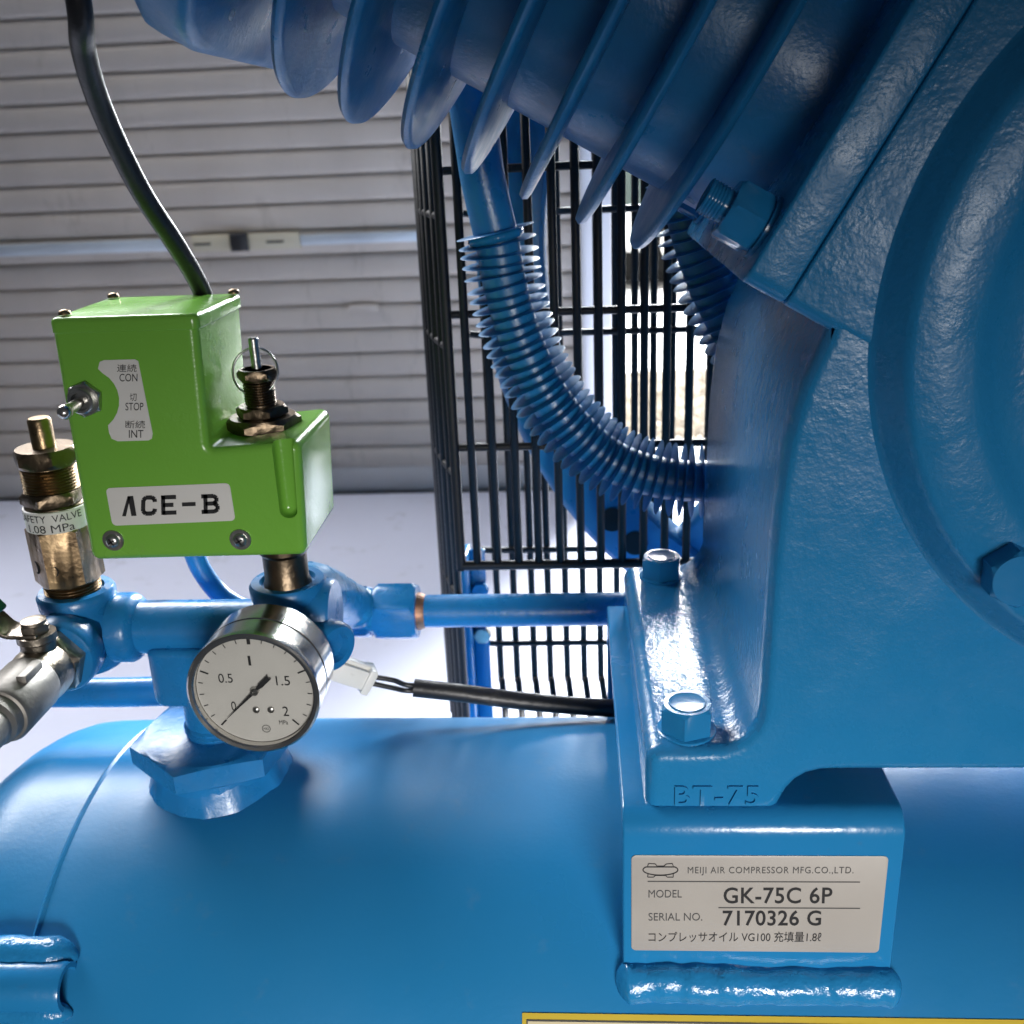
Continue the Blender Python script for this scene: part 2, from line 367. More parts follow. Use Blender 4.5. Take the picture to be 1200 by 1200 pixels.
# tank: profile along x
pr = [(0, -.402)]
for q in range(1, 15):
    a = pi/2*q/14; pr.append((.1792*sin(a), -.306-.096*cos(a)))
pr += [(.1795, -.285), (.1795, -.2738), (.1806, -.2730), (.1812, -.2720), (.1808, -.2712), (TR, -.2704)]
pr += [(TR, x/100) for x in range(-20, 100, 10)]
pr += [(TR, .95)]+[(.1792*cos(pi/2*q/14), .95+.096*sin(pi/2*q/14)) for q in range(1, 15)]
tank = link('tank', MB().lathe(pr, frame((0, TY, TZ), (1, 0, 0)), 128).mesh(), M['tank'], AC, 25)
for lx in (-.18, .85):
    for sy in (-1, 1):
        link('leg', bevel(MB().prism([(-.03, 0), (.03, 0), (.03, .40), (-.03, .40)], -.004, .004, Matrix.Translation((lx, TY+sy*.135, 0)) @ Matrix.Rotation(pi/2, 4, 'X')).mesh(), .001), M['plate'], AC)
        link('foot_pad', bevel(MB().box(lx-.045, lx+.045, TY+sy*.135-.035, TY+sy*.135+.035, 0, .012).mesh(), .002), M['rubber'], AC)
# lug, lower left of the tank
def weld(name, pts, r, parent, wob=.45, m='weld', n=14, sub=10):
    pp = catmull(pts, sub); k = len(pp)
    rad = [r*(.18+.82*min(1, 14*min(i, k-1-i)/k)**.5)*(1+.16*mnoise.noise(pp[i]*90)) for i in range(k)]
    return link(name, MB().tube(pp, r, n, True, rad, wob).mesh(), M[m], parent, 180)
lg0 = Vector((P(72, 1140, .366).x, .3690, .6480))
lug = link('tank_lug', MB().lathe([(.0088, 0), (.0088, .16), (.0112, .16), (.0120, .158), (.0120, 0)], frame((lg0.x-.16, lg0.y, lg0.z), (1, 0, 0)), 40, closed=True).mesh(), M['plate'], AC)
def tank_pt(x, z, lift=0):
    t = math.asin((z-TZ)/TR); return Vector((x, TY-(TR+lift)*cos(t), TZ+(TR+lift)*sin(t)))
weld('weld_bead', [tank_pt(lg0.x+.003-.15*t, lg0.z-.0105+.001*sin(t*9), .001) for t in [0, .25, .5, .75, 1]], .0065, lug)
weld('weld_bead', [(lg0.x+.001-.15*t, .3800, .6560+.001*sin(t*7)) for t in [0, .25, .5, .75, 1]], .0085, lug)

# ---------------------------------------------------------------- mounting brackets, plates
def bracket(xa, xb, marked):
    yo, yi, zt, t, r = .378, .602, .7385, .006, .011
    out = [(yo, .646, 0), (yo, zt, r), (yi, zt, r), (yi, .646, 0), (yi-t, .646, 0), (yi-t, zt-t, r-t), (yo+t, zt-t, r-t), (yo+t, .646, 0)]
    Mx = Matrix(((0, 0, 1, 0), (1, 0, 0, 0), (0, 1, 0, 0), (0, 0, 0, 1)))
    b = link('mounting_bracket', MB().prism(round_poly(out, 0, 8), xa, xb, Mx, r=.0012, seg=3).mesh(), M['plate'], AC)
    L = xb-xa
    pts = [(xa-.0035, .3765, .6475)]+[(xa+L*u, .3762+.0006*sin(u*11), .6478+.0007*sin(u*7)) for u in (.06, .2, .35, .5, .65, .8, .94)]+[(xb+.004, .3768, .6470)]
    w = weld('weld_bead', pts, .0096, b, wob=.28, sub=14)
    weld('weld_bead', [(xa+L*u, .6075, .644) for u in (0, .25, .5, .75, 1)], .006, b)
    return b
BK = bracket(.0165, .139, True); bracket(.381, .5035, False)
yp = .3772
q = [P(740, 1003, yp), P(1042, 1005, yp), P(1031, 1118, yp), P(740, 1115, yp)]
xa, xb, za, zc = .0204, .1325, .6653, .7186
NP = link('name_plate', MB().prism(round_poly([(xa, za), (xb, za), (xb, zc), (xa, zc)], .0022), 0, .0006, XZ(.3781), r=.0002, seg=2).mesh(), M['silverplate'], AC)
NP['label'] = 'silver grey model and serial number label'
yt = .37735
text_px('MEIJI AIR COMPRESSOR MFG.CO.,LTD.', 806, 1016, 1000, 1026, yt, M['greyink'], NP, spacing=1.12)
text_px('MODEL', 760, 1043, 799, 1052, yt, M['greyink'], NP)
text_px('GK-75C 6P', 848, 1040, 975, 1059, yt, M['ink'], NP, bold=.012, spacing=1.05)
text_px('SERIAL NO.', 760, 1070, 823, 1079, yt, M['greyink'], NP)
text_px('7170326 G', 847, 1067, 962, 1085, yt, M['ink'], NP, bold=.015, spacing=1.05)
text_px('コンプレッサオイル VG100 充填量1.8ℓ', 760, 1092, 962, 1104, yt, M['ink'], NP)
mb = MB()
for (u0, v0, u1, v1) in ((759, 1032.4, 1008, 1033.6), (842, 1063.2, 1008, 1064.4)):
    mb.add([P(u0, v1, yt), P(u1, v1+.8, yt), P(u1, v0+.8, yt), P(u0, v0, yt)], [(0, 1, 2, 3)])
link('rule_line', mb.mesh(fix=False), M['greyink'], NP, 0)
mb = MB()                                  # emblem: a ring round a notched block
def stroke(pts, w):
    for a, b in zip(pts[:-1], pts[1:]):
        a = Vector(a); b = Vector(b); n = Vector((-(b-a).y, (b-a).x)).normalized()*w/2
        mb.add([P(*(a-n), yt), P(*(b-n), yt), P(*(b+n), yt), P(*(a+n), yt)], [(0, 3, 2, 1)])
stroke([(774+20.5*cos(a), 1019.5+6.2*sin(a)) for a in [2*pi*k/32 for k in range(33)] if not (pi*1.22 < a < pi*1.78)], 1.3)
stroke([(759, 1015), (760, 1012), (768, 1012.5), (770, 1015), (778, 1015), (781, 1012.5), (788, 1012), (789, 1015)], 1)
stroke([(759.5, 1024), (759, 1028), (766, 1028), (768, 1026), (780, 1026), (782, 1028), (789, 1028), (789, 1024)], 1)
link('emblem', mb.mesh(fix=False), M['ink'], NP, 0)
# yellow bordered sticker low on the tank
def tank_patch(name, xa, xb, z_top, h, lift, m, parent):
    t0 = math.asin((z_top-TZ)/TR); vs = []; fs = []; n = 14
    for i in range(n+1):
        t = t0-h/TR*i/n; y = TY-(TR+lift)*cos(t); z = TZ+(TR+lift)*sin(t)
        vs += [(xa, y, z), (xb, y, z)]
    fs = [(2*i, 2*i+2, 2*i+3, 2*i+1) for i in range(n)]
    return link(name, MB().add(vs, fs).mesh(fix=False), m, parent, 180)
YS = tank_patch('caution_sticker', -.0305, .235, .6397, .075, .0005, M['yellow'], AC)
tank_patch('border_line', -.0285, .233, .6378, .0715, .0007, M['greyink'], YS)
tank_patch('sticker_field', -.0279, .2324, .6373, .0703, .0009, M['yellowpale'], YS)

# ---------------------------------------------------------------- crankcase
side = [(.0268, .7335), (.0268, .7595)]
for q in range(1, 7):
    a = pi/2*q/6; side.append((.0340-.0072*cos(a), .7598+.0072*sin(a)))
side.append((.0560, .767))
for q in range(1, 7):                       # concave fillet foot -> side
    a = pi/2*q/6; side.append((.0560+.0195*sin(a), .7865-.0195*cos(a)))
side += [(.0757, .80), (.0760, .82), (.0762, .84), (.0766, .86), (.0775, .88), (.0800, .905), (.0850, .927), (.0925, .946), (.099, .968), (.112, 1.005), (.132, 1.05), (.16, 1.10), (.20, 1.14), (.26, 1.155)]
outl = [(.114, .7552), (.1035, .7549), (.0975, .7532), (.0930, .7500), (.0895, .7455), (.0845, .7335)]+side
mir = [(2*CX-x, z) for x, z in outl[:-1]][::-1]
CC = link('crankcase', MB().prism(outl+mir, -.594, -.3865, Matrix(((1, 0, 0, 0), (0, 0, -1, 0), (0, 1, 0, 0), (0, 0, 0, 1))), r=.006, seg=6).mesh(), M['cast'], AC, 40)
CC.data.materials.append(M['castrough'])
for p in CC.data.polygons:
    if p.normal.x < -.55 or (p.normal.z > .55 and p.center.z < .8): p.material_index = 1
AX = Vector((-cos(radians(30)), 0, sin(radians(30)))); AP = Vector((.5, 0, cos(radians(30))))
def CYL(s=0): return frame(Vector((CX, CY, CZ))+AX*s, AX, AP)     # local y along AP, x along -/+Y
Mc = CYL()
def pad(pm, pp, hw, r): return round_poly([(-hw, pm), (hw, pm), (hw, pp), (-hw, pp)], r, 6)
link('cylinder_seat', MB().prism(pad(-.080, .088, .1040, .005),   .04, .1650, Mc, r=.0012, seg=3).mesh(), M['cast'], CC, 40)
# cover on the crank axis
cv = [(.165, 0), (.1535, .0), (.1505, .0015), (.1485, .004), (.1425, .0125), (.1408, .0145), (.1385, .0155), (.1185, .0155), (.1150, .0145), (.1110, .0110), (.1060, .0085), (.098, .008), (.07, .008), (.066, .010), (.062, .03), (.058, .033), (0, .033)]
CV = link('crank_cover', MB().lathe(cv, frame((CX, .3875, CZ), (0, -1, 0)), 96).mesh(), M['cast'], CC, 40)
for a in (-137.3, -17.3, 102.7):
    c = (CX+.1300*cos(radians(a)), .3728, CZ+.1300*sin(radians(a)))
    link('cover_bolt', MB().hexa(.0205, 0, .0115, frame(c, (0, -1, 0)), rot=pi/6+.06, both=False).mesh(), M['plate'], CC)
# raised casting mark on the foot
bt = text_mesh('BT-75', bold=.01, spacing=1.12)
vs = [v.co.copy() for v in bt.vertices]; tx0 = min(v.x for v in vs); tx1 = max(v.x for v in vs)
bm = bmesh.new(); bm.from_mesh(bt); ret = bmesh.ops.extrude_face_region(bm, geom=bm.faces[:]); 
for v in [g_ for g_ in ret['geom'] if isinstance(g_, bmesh.types.BMVert)]: v.co.z += 1
bl, br = P(790, 944, .388), P(888, 941, .388); hgt = P(790, 921, .388).z-bl.z
for v in bm.verts: v.co = Vector((bl.x+(v.co.x-tx0)/(tx1-tx0)*(br.x-bl.x), .3872-v.co.z*.0018, bl.z+.0018+v.co.y/.72*hgt))
bmesh.ops.recalc_face_normals(bm, faces=bm.faces); bm.to_mesh(bt); bm.free(); bt.materials.clear()
link('casting_mark', bevel(bt, .0005, 2, 60), M['cast'], CC, 40)
# foot bolts
for x, y in ((.0465, .4035), (.049, .5745)):
    c = (x, y, .7665)
    link('foot_bolt', MB().hexa(.0215, .0012, .0142, frame(c, (0, 0, 1)), rot=.35, both=False).lathe([(.0132, -.001), (.0132, .0012), (.0125, .0016), (.0, .0016)], frame(c, (0, 0, 1)), 24).lathe([(.0085, .0135), (.0082, .0147), (.0068, .0144), (0, .0142)], frame(c, (0, 0, 1)), 24).mesh(), M['plate'], CC)
# ---------------------------------------------------------------- cylinder with fins, flange, nut, head
CYN = link('cylinder', MB().lathe([(.0655, .16), (.0665, .21), (.0675, .30), (.069, .44), (.05, .44)], Mc, 64).mesh(), M['fin'], AC)
link('cylinder_flange', MB().prism(pad(-.080, .088, .1035, .006),   .1653, .1828, Mc, r=.0012, seg=3).mesh(), M['cast'], CYN, 40)
for k in range(7):
    s = .2145+k*.0277; R_ = .0945+.0024*k; t = .0026
    link('cooling_fin', MB().lathe([(.06, s-t*1.4), (R_-.004, s-t), (R_-.0012, s-t*.8), (R_, s), (R_-.0012, s+t*.8), (R_-.004, s+t), (.06, s+t*1.4)], Mc, 96).mesh(), M['fin'], CYN, 50)
hd = MB().prism(pad(-.107, .107, .105, .05), .405, .43, Mc, r=.006, seg=4).prism(pad(-.098, .098, .096, .045), .43, .50, Mc, r=.006, seg=4)
HD = link('cylinder_head', hd.mesh(), M['fin'], CYN, 40)
for pp, yy in ((-.060, -.084), (-.060, .084), (.064, -.084), (.064, .084)):
    o3 = Vector((CX, CY+yy, CZ))+AP*pp+AX*.1828
    Mn = frame(o3, AX, AP)
    st = MB().lathe([(.0065, -.002), (.0065, .026)], Mn, 20)
    for q in range(6): st.lathe([(.0066, .0185+q*.0013), (.0071, .0190+q*.0013), (.0066, .0195+q*.0013)], Mn, 20)
    link('stud_nut', st.hexa(.0215, .0018, .0165, Mn, rot=.2).lathe([(.0128, -.0005), (.0128, .0018), (.0, .0018)], Mn, 24).mesh(), M['plate'], CYN, 40)

# ---------------------------------------------------------------- finned cooling tubes
def finned(name, pts, r, rf, f0_, f1_, step, th):
    pp = catmull(pts, 10)
    o = link(name, MB().tube(pp, r, 24).mesh(), M['fin'], AC, 60)
    fm = MB().lathe([(r*.95, -th/2), (rf-.0004, -th*.35), (rf, 0), (rf-.0004, th*.35), (r*.95, th/2)], None, 32).mesh('cooling_fin'); fm.materials.append(M['fin']); fm.shade_smooth(); fm.set_sharp_from_angle(angle=radians(40))
    L = [0]
    for a, b in zip(pp[:-1], pp[1:]): L.append(L[-1]+(b-a).length)
    s = f0_*L[-1]
    while s < f1_*L[-1]:
        i = max(k for k in range(len(L)-1) if L[k] <= s); t = (s-L[i])/(L[i+1]-L[i]); c = pp[i].lerp(pp[i+1], t)
        ta = (pp[min(i+1, len(pp)-1)]-pp[max(i, 0)]); tb = pp[min(i+2, len(pp)-1)]-pp[min(i+1, len(pp)-2)]
        d = ta.normalized().lerp(tb.normalized(), t)+Vector((random.uniform(-.03, .03), random.uniform(-.03, .03), random.uniform(-.03, .03)))
        put('cooling_fin', fm, o, frame(c, d)); s += step
    return o
yt1 = .625
T1 = finned('delivery_tube', [P(548, 90, yt1), P(560, 170, yt1), P(567, 215, yt1), P(583, 285, yt1), P(592, 335, yt1), P(613, 405, yt1), P(650, 476, yt1), P(708, 534, yt1), P(770, 559, yt1), P(835, 564, yt1), P(900, 562, yt1)], .0132, .0236, .245, .93, .0062, .0007)
c = P(583, 283, yt1); weld('weld_bead', [c+Vector((.0150*cos(a), .0150*sin(a), .003+.003*cos(a))) for a in [k*pi/4 for k in range(9)]], .0026, T1, .5)
yt2 = .632
finned('return_tube', [P(800, 150, yt2), P(808, 210, yt2), P(817, 260, yt2), P(832, 310, yt2), P(856, 365, yt2), P(890, 420, yt2), P(930, 470, yt2)], .0170, .0258, .12, .9, .0064, .0008)

# ---------------------------------------------------------------- flywheel
Mf = frame((CX, .748, CZ), (0, -1, 0))
rim = MB().lathe([(.280, 0), (.281, .030), (.284, .034), (.322, .034), (.326, .031), (.328, .026), (.322, .020), (.328, .014), (.328, .002), (.322, 0)], Mf, 128, closed=True)
FW = link('flywheel', rim.mesh(), M['fin'], AC, 40)
for k in range(4):
    a = radians(-129+90*k); d = Vector((cos(a), 0, sin(a))); n_ = Vector((-sin(a), 0, cos(a)))
    Ms = Matrix(((d.x, n_.x, 0, CX), (0, 0, -1, .748), (d.z, n_.z, 0, CZ), (0, 0, 0, 1)))
    link('spoke', MB().prism([(.03, -.022), (.12, -.016), (.283, -.013), (.283, .013), (.12, .016), (.03, .022)], .006, .028, Ms, r=.006).mesh(), M['fin'], FW, 40)
link('hub', MB().lathe([(.0, -.02), (.055, -.02), (.06, -.015), (.06, .045), (.055, .05), (.0, .05)], Mf, 48).lathe([(.025, .04), (.025, .17)], Mf, 32).mesh(), M['fin'], FW, 40)
for a in (-140.7, -135.9, 40, 45):
    c = (CX+.3045*cos(radians(a)), .7135, CZ+.3045*sin(radians(a)))
    link('balance_hole', MB().lathe([(.0092, -.0005), (.0092, .0006), (0, .0006)], frame(c, (0, -1, 0)), 28).mesh(), M['hole'], FW)

# ---------------------------------------------------------------- belt guard: wire cage
YF, YB = .68, .80
ztop = 1.16
BG = None
def capsule(a, b, r, n=10): return MB().tube([a, b], r, n)
rw = .0029
# frame mesh = the corner wires and edge rails that carry the rest
fr_ = MB()
fl = P(540, 652, YF).x; bl_ = P(519, 652, YB).x; xr = .62
zbot = .7312
fr_.tube([(fl, YF, zbot-.003), (fl, YF, ztop)], .0036, 10)
fr_.tube([(bl_, YB, .555), (bl_, YB, ztop)], .0036, 10)
fr_.tube([(fl, YF, ztop), (bl_, YB, ztop)], .0036, 10)
fr_.tube([(fl, YF, ztop), (xr, YF, ztop)], .0036, 10); fr_.tube([(bl_, YB, ztop), (xr, YB, ztop)], .0036, 10)
fr_.tube([(fl, YF, zbot), (xr, YF, zbot)], .0036, 10)
BG = link('belt_guard', fr_.mesh(), M['wire'], AC, 60); BG['label'] = 'black wire belt guard cage round the flywheel'
for z in (.8191, .9115, 1.0027, 1.09):
    link('guard_rung', MB().tube([(fl-.002, YF+.003, z), (xr, YF+.003, z)], .0027, 10).mesh(), M['wire'], BG, 60)
for z in (.6075, .6951, .786, .8768, .9680, 1.06):
    link('guard_rung', MB().tube([(-.083, YB-.003, z+.001), (-.075, YB-.003, z), (xr, YB-.003, z)], .0027, 10).mesh(), M['wire'], BG, 60)
fm = MB().tube([(0, 0, zbot), (0, 0, ztop)], rw, 10).mesh('guard_bar'); fm.materials.append(M['wire']); fm.shade_smooth()
x = P(559, 652, YF).x; st = (P(705, 652, YF).x-x)/6
while x < .30:
    put('guard_bar', fm, BG, Matrix.Translation((x+random.uniform(-.0005, .0005), YF, 0))); x += st
bmz = MB().tube(catmull([(0, 0, ztop), (0, 0, .9), (0, 0, .60), (.001, -.004, .572), (.004, -.022, .553), (.006, -.05, .549)], 5), rw, 10).mesh('guard_bar'); bmz.materials.append(M['wire']); bmz.shade_smooth()
x = P(581, 652, YB).x; st = (P(703, 700, YB).x-x)/6
while x < .30:
    put('guard_bar', bmz, BG, Matrix.Translation((x+random.uniform(-.0005, .0005), YB, 0))); x += st
sm = MB().tube([(0, 0, .56), (0, 0, ztop)], .0031, 10).mesh('guard_bar'); sm.materials.append(M['wire']); sm.shade_smooth()
for u in (.13, .28, .42, .56, .70, .85):
    put('guard_bar', sm, BG, Matrix.Translation((fl+(bl_-fl)*u-.0045*sin(pi*u), YF+(YB-YF)*u, 0)))
for z in (.70, .80, .89, .975, 1.06):
    link('guard_rung', MB().tube([(fl+(bl_-fl)*u-.0045*sin(pi*u), YF+(YB-YF)*u, z) for u in (0, .25, .5, .75, 1)], .0027, 10).mesh(), M['wire'], BG, 60)
# blue stay that carries the cage
a = P(549, 690, .775); zs = P(550, 645, .775).z
gs = MB().box(a.x-.004, a.x+.0015, .762, .79, .0, zs).box(a.x+.0015, a.x+.014, .7862, .7898, .0, zs-.004)
GS = link('guard_stay', bevel(gs.mesh(), .0012), M['plate'], AC)
link('stay_bolt', MB().hexa(.013, 0, .008, frame((a.x+.009, .786, P(556, 690, .785).z), (0, -1, 0))).mesh(), M['plate'], GS)
link('stay_bolt', MB().hexa(.013, 0, .008, frame((a.x+.009, .786, P(556, 742, .785).z), (0, -1, 0))).mesh(), M['zinc'], GS)

# ---------------------------------------------------------------- tank boss and manifold
bx, by = -.206, .487
BO = link('tank_boss', MB().hexa(.0790, .7030, .7168, Matrix.Translation((bx, by, 0)), ch=.035, rot=radians(-99), both=True).lathe([(.036, .66), (.036, .704)], Matrix.Translation((bx, by, 0)), 40).mesh(), M['fit'], AC, 35)
sd = MB(); vs = []; nA, nR = 96, 12
for i_ in range(nR+1):
    t_ = i_/nR
    for k_ in range(nA):
        a_ = 2*pi*k_/nA; lump = 1+.05*mnoise.noise(Vector((cos(a_)*2.2, sin(a_)*2.2, 3.1)))+.025*mnoise.noise(Vector((cos(a_)*7, sin(a_)*7, t_*2)))
        r_ = (.0350+.0045*t_**2)*lump; x_ = bx+r_*cos(a_); y_ = by+r_*sin(a_)
        zt_ = tz(y_)-.0006; zb_ = .7035; h_ = (1-t_)**1.0*.45+.55*(1-t_*t_); z_ = zt_+(zb_-zt_)*h_*(.96+.05*mnoise.noise(Vector((x_, y_, t_))*150))
        vs.append((x_, y_, z_))
sd.add(vs, [(i_*nA+k_, i_*nA+(k_+1) % nA, (i_+1)*nA+(k_+1) % nA, (i_+1)*nA+k_) for i_ in range(nR) for k_ in range(nA)])
link('weld_bead', sd.mesh(), M['fit'], BO, 180)
mz = .7785
MN = MB()
up = lambda x, y, z: frame((x, y, z), (0, 0, 1))
# socket below, tapered
MN.prism(round_poly([(-.030, -.017), (.030, -.017), (.030, .017), (-.030, .017)], .010), .737, .772, Matrix.Translation((bx+.002, by+.003, 0)), r=.004)
MN.lathe([(.0165, .714), (.0165, .742)], Matrix.Translation((bx+.002, by, 0)), 32)
for q in range(3): MN.lathe([(.0165, .715+q*.003), (.0178, .7162+q*.003), (.0165, .7174+q*.003)], Matrix.Translation((bx+.002, by, 0)), 32)
MN.lathe([(.0145, -.27), (.0145, -.155)], frame((0, .49, mz), (1, 0, 0)), 32)
MN.lathe([(.0190, -.252), (.0190, -.243), (.0175, -.2405), (.0145, -.238)], frame((0, .49, mz), (1, 0, 0)), 32)
for x_, zt_ in ((-.2715, .8020), (-.155, .8055)):
    MN.lathe([(.018, mz-.021), (.0205, mz-.016), (.0200, mz+.004), (.0192, zt_-.010), (.0200, zt_-.008), (.0203, zt_-.002), (.0190, zt_), (.0148, zt_+.0002), (.014, zt_-.003)], up(x_, .49, 0), 40)
MN.lathe([(.019, -.02), (.019, .018), (.0202, .020), (.0202, .030), (.019, .032), (.0135, .032), (.012, .029)], frame((-.2715, .49, mz-.002), (0, -1, 0)), 40)
MN.lathe([(.0175, -.02), (.0175, .012), (.0185, .014), (.0185, .022), (.017, .023)], frame((-.1575, .49, mz), (0, -1, 0)), 36)
MN.lathe([(.018, 0), (.0185, .010), (.0190, .014), (.0190, .0225), (.0178, .024), (.012, .024)], frame((-.155, .49, .785), (1, 0, 0)), 36)
MA = link('pipe_manifold', MN.mesh(), M['fit'], AC, 40)
# small angled check fitting beside the right tee
c = P(389, 722, .47)
ck = MB().lathe([(.013, -.028), (.014, -.014), (.0125, -.010), (.0125, -.004), (.0135, -.002), (.0135, .003), (.012, .005), (.008, .005), (.007, .001), (0, .0005)], frame((-.1300, .470, .7765), (.80, -.58, -.10)), 32)
link('check_fitting', ck.mesh(), M['fit'], MA, 40)
# fittings and copper tube to the pump
py_ = .626; pz = P(600, 715, py_).z; K_ = py_/.49
def XA(px): return P(px, 716, py_).x
MX_ = frame((0, py_, pz), (1, 0, 0))
ftg = MB().lathe([(.0132, XA(392)), (.0132, XA(470))], MX_, 32)
for q in range(5): ftg.lathe([(.0132, XA(402)+q*.0017), (.0146, XA(402)+q*.0017+.0008), (.0132, XA(402)+q*.0017+.0016)], MX_, 32)
ftg.hexa(.0335, XA(414), XA(436), MX_, rot=pi/6)
ftg.lathe([(.0150, XA(435)), (.0150, XA(443))], MX_, 32)
link('pipe_adapter', ftg.mesh(), M['fit'], AC, 40)
link('compression_nut', MB().hexa(.0362, XA(441), XA(490), MX_, rot=pi/6, ch=.14).mesh(), M['fit'], AC, 35)
link('copper_end', MB().lathe([(.0128, XA(484)), (.0128, XA(492)), (.0118, XA(497)), (.0112, XA(499))], MX_, 32).mesh(), M['copper'], AC)
link('air_pipe', MB().tube([(XA(489), py_, pz), (-.02, py_, pz), (.05, py_, pz), (.16, py_, pz)], .0112, 28).mesh(), M['fit'], AC)
link('pipe_elbow', MB().tube(catmull([(-.155, .495, .787), (-.158, .53, .782), (-.158, .565, .765), (-.156, .60, .742), (-.150, .618, .727), (-.138, .626, pz), (XA(405), py_, pz)], 8), .0150, 24, True, None, .25).mesh(), M['cast'], AC, 60)
# pipe behind
link('drain_pipe', MB().tube(catmull([(-.46, .528, .716), (-.36, .526, .7175), (-.28, .525, .718), (-.235, .527, .7175), (-.214, .530, .712), (-.206, .531, .700), (-.205, .531, .676)], 8), .0088, 24).mesh(), M['fit'], AC)
# power cable going on below the switch box, sprayed blue
link('sprayed_cable_end', MB().tube(catmull([P(222, 630, .53), P(233, 662, .53), P(252, 690, .53), P(275, 708, .528), P(310, 722, .525), P(335, 732, .512)], 8), .0058, 16).mesh(), M['fit'], AC)

# ---------------------------------------------------------------- pressure gauge
gx, gz, gy = -.1578, .7748, .4245
GA = frame((gx, gy, gz), (0, -1, 0), (0, 0, 1))     # local x -> right?, y up, z toward the front
if (GA.to_3x3() @ Vector((1, 0, 0))).x < 0: GA = GA @ Matrix.Rotation(pi, 4, 'Z')
RG = .0325
case = [(.004, -.060), (.009, -.060), (.009, -.037), (.020, -.036), (RG-.0025, -.0345), (RG-.0008, -.033), (RG-.0005, -.017), (RG-.0011, -.0165), (RG-.0011, -.0155), (RG-.0005, -.015), (RG-.0003, -.004), (RG, -.001), (RG-.0002, .0008), (RG-.0012, .0015), (RG-.0028, .0012), (RG-.0034, .0002), (RG-.0034, -.0035), (.0, -.0037)]
PG = link('pressure_gauge', MB().lathe(case, GA, 96).mesh(), M['stainless'], AC, 30); PG['label'] = 'round pressure gauge with white dial'
dl = MB().lathe([(.0, -.0036), (RG-.0036, -.0036), (RG-.0036, -.0031), (0, -.0031)], GA, 72)
link('dial', dl.mesh(), M['dial'], PG)
mk = MB(); rd = RG-.0046
for k in range(21):
    a = radians(225-270*k/20); big = k % 5 == 0
    L_ = .0042 if big else .0023; w_ = .00042 if big else .00024
    if k == 10: w_ = .00085; L_ = .0032
    d = Vector((cos(a), sin(a), 0)); n_ = Vector((-sin(a), cos(a), 0)); z_ = Vector((0, 0, -.0029))
    ro = rd if not (k in (0, 20)) else rd-.0005
    mk.add([d*ro+n_*w_+z_, d*(ro-L_)+n_*w_+z_, d*(ro-L_)-n_*w_+z_, d*ro-n_*w_+z_], [(0, 1, 2, 3)], GA)
link('scale_marks', mk.mesh(fix=False), M['ink'], PG, 0)
def dtext(body, cx_, cy_, h, w=None, **k):
    me_w = w; a = Vector((cx_-w/2, cy_-h/2, -.0029))
    return text_fit(body, GA @ a, GA @ (a+Vector((w, 0, 0))), GA @ (a+Vector((0, h, 0))), M['ink'], PG, **k)
dtext('0', -.0118, -.0088, .0053, .0024); dtext('0.5', -.0138, .0066, .0050, .0070); dtext('1', -.0008, .0160, .0052, .0013)
dtext('1.5', .0142, .0050, .0051, .0068); dtext('2', .0136, -.0118, .0053, .0029); dtext('MPa', .0118, -.0180, .0024, .0044)
lg = MB(); 
for r_ in (.00215,): lg.lathe([(r_, 0), (r_-.00035, 0), (r_-.00035, .00004), (r_, .00004)], GA @ Matrix.Translation((.0028, -.0215, -.00295)), 32, closed=True)
link('maker_mark', lg.mesh(), M['greyink'], PG); dtext('NKS', .0028, -.0215, .0013, .0026)
nd = MB(); a = radians(224); d = Vector((cos(a), sin(a), 0)); n_ = Vector((-sin(a), cos(a), 0))
def npoly(pts): 
    out = [tuple((d*u+n_*v).xy) for u, v in pts]; nd.prism(out, -.0016, -.0012, GA)
npoly([(.0215, .0001), (.0215, -.0001), (.011, -.0004), (.001, -.0008), (-.003, -.0008), (-.0045, -.0013), (-.0115, -.0013), (-.0105, 0), (-.0115, .0013), (-.0045, .0013), (-.003, .0008), (.001, .0008), (.011, .0004)])
link('needle', nd.mesh(), M['ink'], PG, 0)
link('needle_hub', MB().lathe([(.0021, -.003), (.0021, -.0008), (.0018, -.0004), (.0007, -.0004), (.0006, -.0008), (0, -.0008)], GA, 24).mesh(), M['zinc'], PG)
for sx_ in (-.0008, .0065):
    link('dial_screw', MB().lathe([(.0017, -.0032), (.0017, -.0023), (.0012, -.0019), (0, -.0018)], GA @ Matrix.Translation((sx_, -.0108, 0)), 20).mesh(), M['zinc'], PG)
link('glass', MB().lathe([(0, -.0004), (RG-.0033, -.0004), (RG-.0033, 0), (0, 0)], GA, 64).mesh(), M['glass'], PG)

# ---------------------------------------------------------------- safety valve
sx, sy = -.2728, .49
S = Matrix.Translation((sx, sy, 0))
sv = MB().lathe([(.0135, .796), (.0135, .806)], S, 36)
for q in range(4): sv.lathe([(.0135, .8018+q*.0016), (.0146, .8025+q*.0016), (.0135, .8032+q*.0016)], S, 36)
sv.hexa(.0305, .8075, .8405, S, rot=.35, ch=.1)
SV = link('safety_valve', sv.mesh(), M['brass'], AC, 35)
link('valve_band', MB().lathe([(.0158, .8390), (.0164, .8393), (.0164, .8505), (.0158, .8508)], S, 64).mesh(), M['white'], SV)
link('valve_bonnet', MB().lathe([(.0155, .850), (.0155, .8515), (.011, .856), (.011, .858)], S, 40).hexa(.0290, .8512, .8590, S, rot=.5).mesh(), M['darkbrass'], SV, 35)
th = MB().lathe([(.0130, .858), (.0130, .873)], S, 40)
for q in range(8): th.lathe([(.0130, .8588+q*.0016), (.0141, .8596+q*.0016), (.0130, .8604+q*.0016)], S, 40)
link('valve_thread', th.mesh(), M['brass'], SV, 20)
